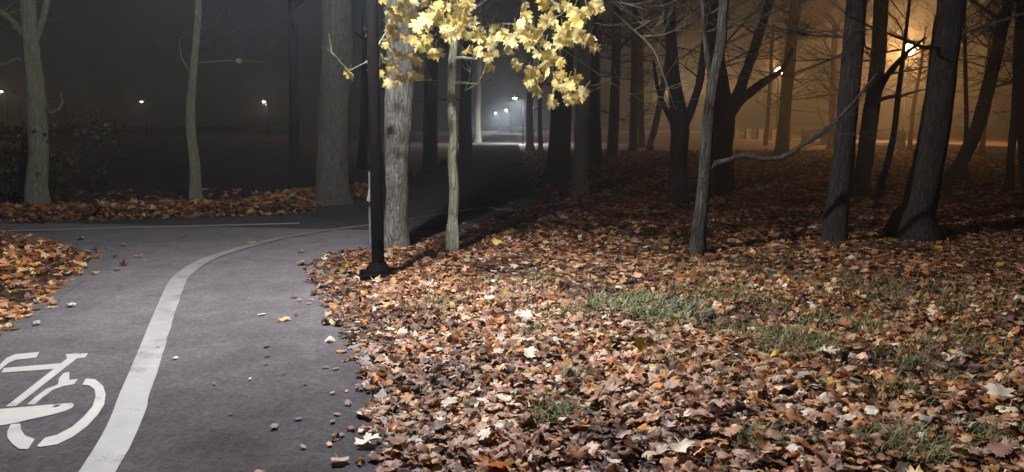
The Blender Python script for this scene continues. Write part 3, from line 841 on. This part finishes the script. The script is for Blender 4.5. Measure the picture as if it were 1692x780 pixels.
tree('limbed_tree', 'grey tree with one long crooked limb reaching sideways', [(1153, 421, 24), (1157, 380, 22), (1159, 345, 21.5), (1164, 285, 20), (1168, 222, 21), (1178, 140, 18), (1192, 70, 17), (1198, 0, 15)], gd(421), M_BARKM, 10, 1.15, group=WOOD, seed=23, low=3,
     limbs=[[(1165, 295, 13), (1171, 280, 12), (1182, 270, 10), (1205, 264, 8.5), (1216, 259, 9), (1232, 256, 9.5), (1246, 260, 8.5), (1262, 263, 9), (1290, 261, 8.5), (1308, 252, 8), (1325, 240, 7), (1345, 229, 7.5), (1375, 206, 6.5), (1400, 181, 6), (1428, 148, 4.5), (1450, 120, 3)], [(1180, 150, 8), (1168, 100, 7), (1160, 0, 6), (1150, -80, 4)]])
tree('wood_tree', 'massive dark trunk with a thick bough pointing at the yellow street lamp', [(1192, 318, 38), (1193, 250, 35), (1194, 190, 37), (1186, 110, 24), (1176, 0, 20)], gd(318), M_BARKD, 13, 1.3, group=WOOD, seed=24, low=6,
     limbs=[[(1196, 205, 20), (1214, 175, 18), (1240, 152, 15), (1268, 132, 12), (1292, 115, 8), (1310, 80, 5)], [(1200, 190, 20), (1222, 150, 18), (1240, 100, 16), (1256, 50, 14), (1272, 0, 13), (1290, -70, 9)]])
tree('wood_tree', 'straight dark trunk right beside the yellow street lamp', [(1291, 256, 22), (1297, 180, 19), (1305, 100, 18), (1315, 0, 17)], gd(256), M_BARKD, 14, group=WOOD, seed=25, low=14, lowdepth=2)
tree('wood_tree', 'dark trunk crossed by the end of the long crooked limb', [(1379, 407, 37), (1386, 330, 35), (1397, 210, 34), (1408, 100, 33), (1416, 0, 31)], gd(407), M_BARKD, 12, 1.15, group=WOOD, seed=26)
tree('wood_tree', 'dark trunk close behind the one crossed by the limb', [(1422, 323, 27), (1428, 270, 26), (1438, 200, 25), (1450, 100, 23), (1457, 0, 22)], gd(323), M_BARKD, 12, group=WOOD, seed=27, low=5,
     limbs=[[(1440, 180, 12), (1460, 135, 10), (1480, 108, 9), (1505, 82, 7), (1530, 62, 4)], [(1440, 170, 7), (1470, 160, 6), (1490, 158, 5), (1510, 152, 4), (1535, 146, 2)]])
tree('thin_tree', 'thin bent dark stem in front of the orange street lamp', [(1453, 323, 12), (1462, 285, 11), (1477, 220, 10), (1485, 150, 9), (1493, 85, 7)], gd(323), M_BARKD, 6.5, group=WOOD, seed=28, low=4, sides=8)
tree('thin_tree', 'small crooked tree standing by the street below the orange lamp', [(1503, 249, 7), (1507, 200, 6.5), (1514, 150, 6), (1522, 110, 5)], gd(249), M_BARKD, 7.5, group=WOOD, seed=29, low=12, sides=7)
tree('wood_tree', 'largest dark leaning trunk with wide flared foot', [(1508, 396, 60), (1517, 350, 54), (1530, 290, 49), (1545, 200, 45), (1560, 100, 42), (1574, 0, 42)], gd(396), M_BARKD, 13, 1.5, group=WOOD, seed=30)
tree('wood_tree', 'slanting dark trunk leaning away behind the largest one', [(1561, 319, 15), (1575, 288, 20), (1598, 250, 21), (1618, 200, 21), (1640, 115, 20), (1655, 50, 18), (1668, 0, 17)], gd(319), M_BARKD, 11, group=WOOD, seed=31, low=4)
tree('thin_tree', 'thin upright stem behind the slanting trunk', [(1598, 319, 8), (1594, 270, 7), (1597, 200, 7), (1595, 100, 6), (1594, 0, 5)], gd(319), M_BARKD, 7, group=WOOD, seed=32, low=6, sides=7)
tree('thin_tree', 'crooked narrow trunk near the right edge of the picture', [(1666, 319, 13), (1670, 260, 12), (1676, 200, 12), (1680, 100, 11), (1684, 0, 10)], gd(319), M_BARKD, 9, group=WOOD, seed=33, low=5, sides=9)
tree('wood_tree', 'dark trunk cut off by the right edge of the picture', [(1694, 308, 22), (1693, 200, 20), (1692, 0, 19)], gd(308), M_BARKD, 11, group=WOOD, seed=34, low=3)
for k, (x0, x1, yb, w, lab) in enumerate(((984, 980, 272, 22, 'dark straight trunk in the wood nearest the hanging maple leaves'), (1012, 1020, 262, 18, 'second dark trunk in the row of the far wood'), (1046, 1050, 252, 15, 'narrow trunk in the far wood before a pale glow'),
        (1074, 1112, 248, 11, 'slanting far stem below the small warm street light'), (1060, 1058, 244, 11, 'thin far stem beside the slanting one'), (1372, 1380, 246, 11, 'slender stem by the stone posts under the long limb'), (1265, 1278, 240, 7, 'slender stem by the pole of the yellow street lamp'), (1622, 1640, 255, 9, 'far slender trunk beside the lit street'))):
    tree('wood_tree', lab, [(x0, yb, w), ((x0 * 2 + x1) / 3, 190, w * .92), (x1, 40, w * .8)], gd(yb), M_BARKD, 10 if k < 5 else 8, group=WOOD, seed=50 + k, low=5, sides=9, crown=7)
# avenue trees and the dark wood to the left
for k, (x0, yb, w, lab) in enumerate(((790, 236, 11, 'lit pale trunk on the far lamp lit stretch of the avenue'), (770, 262, 22, 'dark trunk at the avenue edge next to the slim maple'), (712, 285, 26, 'dark trunk between the broad trunk and the slim maple'), (876, 248, 13, 'dark trunk close behind the far white lamp'), (893, 252, 8, 'slender dark stem beyond the far white lamp'))):
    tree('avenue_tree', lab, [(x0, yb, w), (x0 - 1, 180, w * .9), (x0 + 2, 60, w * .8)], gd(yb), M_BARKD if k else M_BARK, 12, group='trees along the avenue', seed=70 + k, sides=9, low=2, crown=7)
for k, (x0, yb, w) in enumerate(((600, 280, 18),)):
    tree('wood_tree', 'trunk barely visible in the dark between thick grey tree and lamp pole', [(x0, yb, w), (x0 + rnd.uniform(-6, 6), 180, w * .9), (x0 + rnd.uniform(-12, 12), 50, w * .8)], gd(yb), M_BARKD, 11, group='trees beyond the crossing path', seed=90 + k, sides=8, low=3, crown=6)

# shrubs with a few brown leaves, left
def shrub(label, px, py, w, h, n, seed):
    R = random.Random(seed); g = G(px, py)
    root = empty('shrub', g); tag(root, label, 'shrub', 'shrubs in the dark on the far side')
    m = MB(); tips = []
    for _ in range(9):
        a = R.uniform(0, 6.28)
        v0 = len(m.v)
        grow(m, g + Vector((R.gauss(0, .08), R.gauss(0, .08), 0)), Vector((math.cos(a) * .5 * w, math.sin(a) * .4 * w, 1)), h * R.uniform(.6, 1), .014, 2, R)
    m.build('stem', M_TWIG, root)
    idx = rng.choice(len(m.v), n); v = np.array(m.v)[idx]
    k = v[:, 2] > .15; v = v[k]
    o = stuff_mesh('foliage', stamp(v[:, 0], v[:, 1], v[:, 2], rng.uniform(.04, .075, len(v)), rng.uniform(.2, 1.3, len(v)), SH_MID, np.array([(.2, .16, .07)]) * rng.uniform(.5, 1.4, (len(v), 1))), M_LITTER)
    o['kind'] = 'stuff'
    o.parent = root; o.matrix_parent_inverse = Matrix.Translation(-Vector(g))
shrub('loose brown leaved shrub just behind the greenish grey trunk', 88, 341, .9, 1.5, 420, 1)
shrub('dark leafy shrub at the left edge of the picture', 18, 338, 1.0, 1.6, 420, 2)
shrub('sparse shrub lost in the dark between the two slim trunks', 165, 318, 1.0, 1.4, 260, 3)

# ------------------------------------------------------------------ lamps, posts
def park_lamp(name, label, base, h, arm, warm, mat, power=None, group=None, detail=True, panel=None):
    root = empty(name, base); tag(root, label, 'lamp post', group)
    x, y, z = base
    m = MB(); r0 = .058
    m.lathe((x, y, z), [(r0 * 1.05, 0), (r0 * 1.05, .9), (r0 * .97, .95), (r0 * .9, h)], 20 if detail else 10); pole_o = m.build('pole', M_POLE, root, False)
    if detail:
        m = MB(); m.box((x, y, .062), (.36, .36, .03), .2); plate_o = m.build('base_plate', M_POLE, root)
        m = MB(); m.lathe((x, y, .0785), [(.135, 0), (.12, .03), (.085, .08), (.078, .1)], 20); m.build('collar', M_POLE, root)
        for sx, sy in ((1, 1), (1, -1), (-1, 1), (-1, -1)):
            m = MB(); m.lathe((x + sx * .13, y + sy * .13, .0785), [(.016, 0), (.016, .022), (.008, .024), (.008, .04)], 6); m.build('bolt', M_POLE, plate_o)
        m = MB(); m.box((x + .02, y - r0 * 1.03, .55), (.075, .02, .3)); m.build('access_door', M_POLE, pole_o)
    ax, ay = arm
    hx, hy, hz = x + ax, y + ay, z + h + .12
    m = MB(); m.tube([(x, y, z + h - .05), (x + ax * .2, y + ay * .2, z + h + .1), (x + ax * .55, y + ay * .55, z + h + .16), (hx, hy, hz + .06)], [.034, .032, .03, .028], 8); m.build('arm', M_POLE, root)
    m = MB(); m.lathe((hx, hy, hz), [(.03, .13), (.09, .12), (.19, .05), (.21, 0), (.2, -.02)][::-1], 18); hood_o = m.build('lamp_hood', M_POLE, root, True)
    m = MB(); m.lathe((hx, hy, hz - .1), [(.05, -.02), (.12, .0), (.15, .04), (.16, .078)], 16); bo = m.build('lamp_bowl', mat, hood_o, True)
    if power:
        ld = bpy.data.lights.new('lamp_light', 'POINT'); ld.energy = power; ld.color = warm; ld.shadow_soft_size = .12
        lo = bpy.data.objects.new('lamp_light', ld); lo.location = (hx, hy, hz - .27); COL.objects.link(lo)
        lo.parent = root; lo.matrix_parent_inverse = Matrix.Translation(-Vector(root.location))
    if panel:
        ld = bpy.data.lights.new('panel_light', 'AREA'); ld.shape = 'DISK'; ld.size = .26; ld.energy = panel[0]; ld.color = warm
        lo = bpy.data.objects.new('panel_light', ld); lo.location = (hx, hy, hz - .2); COL.objects.link(lo)
        dv = Vector(panel[1]) - Vector((hx, hy, hz)); lo.rotation_euler = dv.to_track_quat('-Z', 'Y').to_euler()
        lo.parent = root; lo.matrix_parent_inverse = Matrix.Translation(-Vector(root.location))
    return root
gpole = G(625.5, 463)
near = park_lamp('park_lamp', 'dark steel lamp post standing in leaves at the path corner', (gpole.x, gpole.y, 0), 4.35, (-.35, -1.3), (.97, .96, 1.0), M_COOL, PARK_W, 'park lamps', True, (PANEL_W, (.6, 3.5, 0)))
AV = [(1.05, 61, 3.4), (1.05, 92, 3.4), (1.05, 124, 3.4), (-1.2 - 2.0, 150, 3.4)]
for k, (x, y, h) in enumerate(((P(864, 237, 60).x, 60, 3.35), (P(843, 213, 122).x, 122, 3.6), (P(824, 210, 155).x, 155, 3.6))):
    park_lamp('park_lamp', ('nearest white lamp on the far avenue hanging beside its pole', 'middle one of the three white lamps along the far avenue', 'farthest white lamp down the avenue')[k], (x, y, 0), h, (-.62, -.2), (.95, .97, 1), M_FARW, 380, 'park lamps', False, (1500, (x - .62, y - .2, 0)))
for k, (px, py, d, lab, pw) in enumerate(((3, 153, 62, 'warm lamp at the left edge in the dark wood', 120), (437, 169, 90, 'bright warm lamp far behind the wood between the slim and thick trunks', 160), (235, 169, 95, 'tiny orange lamp far off beside the slim pale tree', 60), (879, 180, 95, 'small warm lamp just past the far white lamp', 60))):
    p = P(px, py, d)
    park_lamp('park_lamp', lab, (p.x + .3, d, 0), p.z, (-.3, -.2), (1, .7, .42), M_WARM, pw, 'park lamps', False)

def street_lamp(label, px, py, d, mat, rad=.26):
    p = P(px, py, d)
    root = empty('street_lamp', (p.x, d, 0)); tag(root, label, 'street lamp', 'street lamps along the road')
    m = MB(); m.lathe((p.x, d, 0), [(.13, 0), (.12, .8), (.08, .9), (.055, p.z - rad)], 10); m.build('pole', M_POLE, root)
    m = MB(); m.lathe((p.x, d, p.z - rad), [(.06, -.05), (.12, 0), (.11, .04)], 10); m.build('collar', M_POLE, root)
    m = MB(); m.lathe((p.x, d, p.z), [(rad * math.sin(math.pi * (k + .4) / 8.8), -rad * math.cos(math.pi * (k + .4) / 8.8)) for k in range(9)], 14); m.build('globe', mat, root, True)
street_lamp('orange street lamp glowing brightest in the mist beside the largest trunk', 1502, 82, 66, M_SODB, .42)
street_lamp('yellow street lamp at the tip of the dark bough', 1287, 118, 99, M_SOD, .45)
street_lamp('street lamp hidden behind the massive dark trunk', 1184, 140, 130, M_SOD, .42)
street_lamp('small warm street lamp far off in the wood', 1115, 149, 160, M_SODW, .45)
ORD = ('nearest', 'second', 'third', 'fourth', 'fifth', 'sixth', 'seventh', 'eighth', 'ninth', 'tenth', 'farthest')
for k in range(11):
    d = 44.2 + 3.9 * k
    x = 23.5
    root = empty('stone_post', (x, d, 0)); tag(root, ORD[k] + ' squat stone post of the row along the lit street', 'post', 'stone posts beside the street')
    m = MB(); m.box((x, d, .5), (.46, .46, 1.0), .05, .94); m.build('shaft', M_STONE, root)
    m = MB(); m.box((x, d, 1.04), (.5, .5, .08), .05, .7); m.build('cap', M_STONE, root)

# slim post with a paper notice, mostly behind the lamp pole
yp = gd(416)
g = P(614, 416, yp); root = empty('notice_post', (g.x, yp, 0)); tag(root, 'slim grey post with a pale notice, half hidden by the lamp pole', 'post')
m = MB(); m.tube([(g.x, yp, 0), (g.x + .005, yp, .5), (g.x + .012, yp, .95)], [.033, .03, .028], 8, .05); m.build('post', M_POST, root)
a, b = P(611, 333, yp - .05), P(617, 305, yp - .05)
m = MB(); m.tube([a, (a + b) / 2, b], [.038, .04, .03], 4); m.build('notice', M_NOTICE, root)

# ------------------------------------------------------------------ mist
hz = MB(); hz.box((0, 140, 7.5), (260, 330, 17))
hm = bpy.data.materials.new('haze'); hm.use_nodes = True
nt = hm.node_tree
for q in list(nt.nodes):
    if q.type != 'OUTPUT_MATERIAL': nt.nodes.remove(q)
vol = nt.nodes.new('ShaderNodeVolumePrincipled')
vol.inputs['Color'].default_value = (.8, .87, .97, 1)
vol.inputs['Density'].default_value = HAZE
vol.inputs['Anisotropy'].default_value = .8
nt.links.new(vol.outputs[0], nt.nodes['Material Output'].inputs['Volume'])
try: hm.cycles.homogeneous_volume = True
except Exception: pass
ho = hz.build('haze', hm)
tag(ho, 'thin night mist filling the whole park', 'mist', kind='stuff')
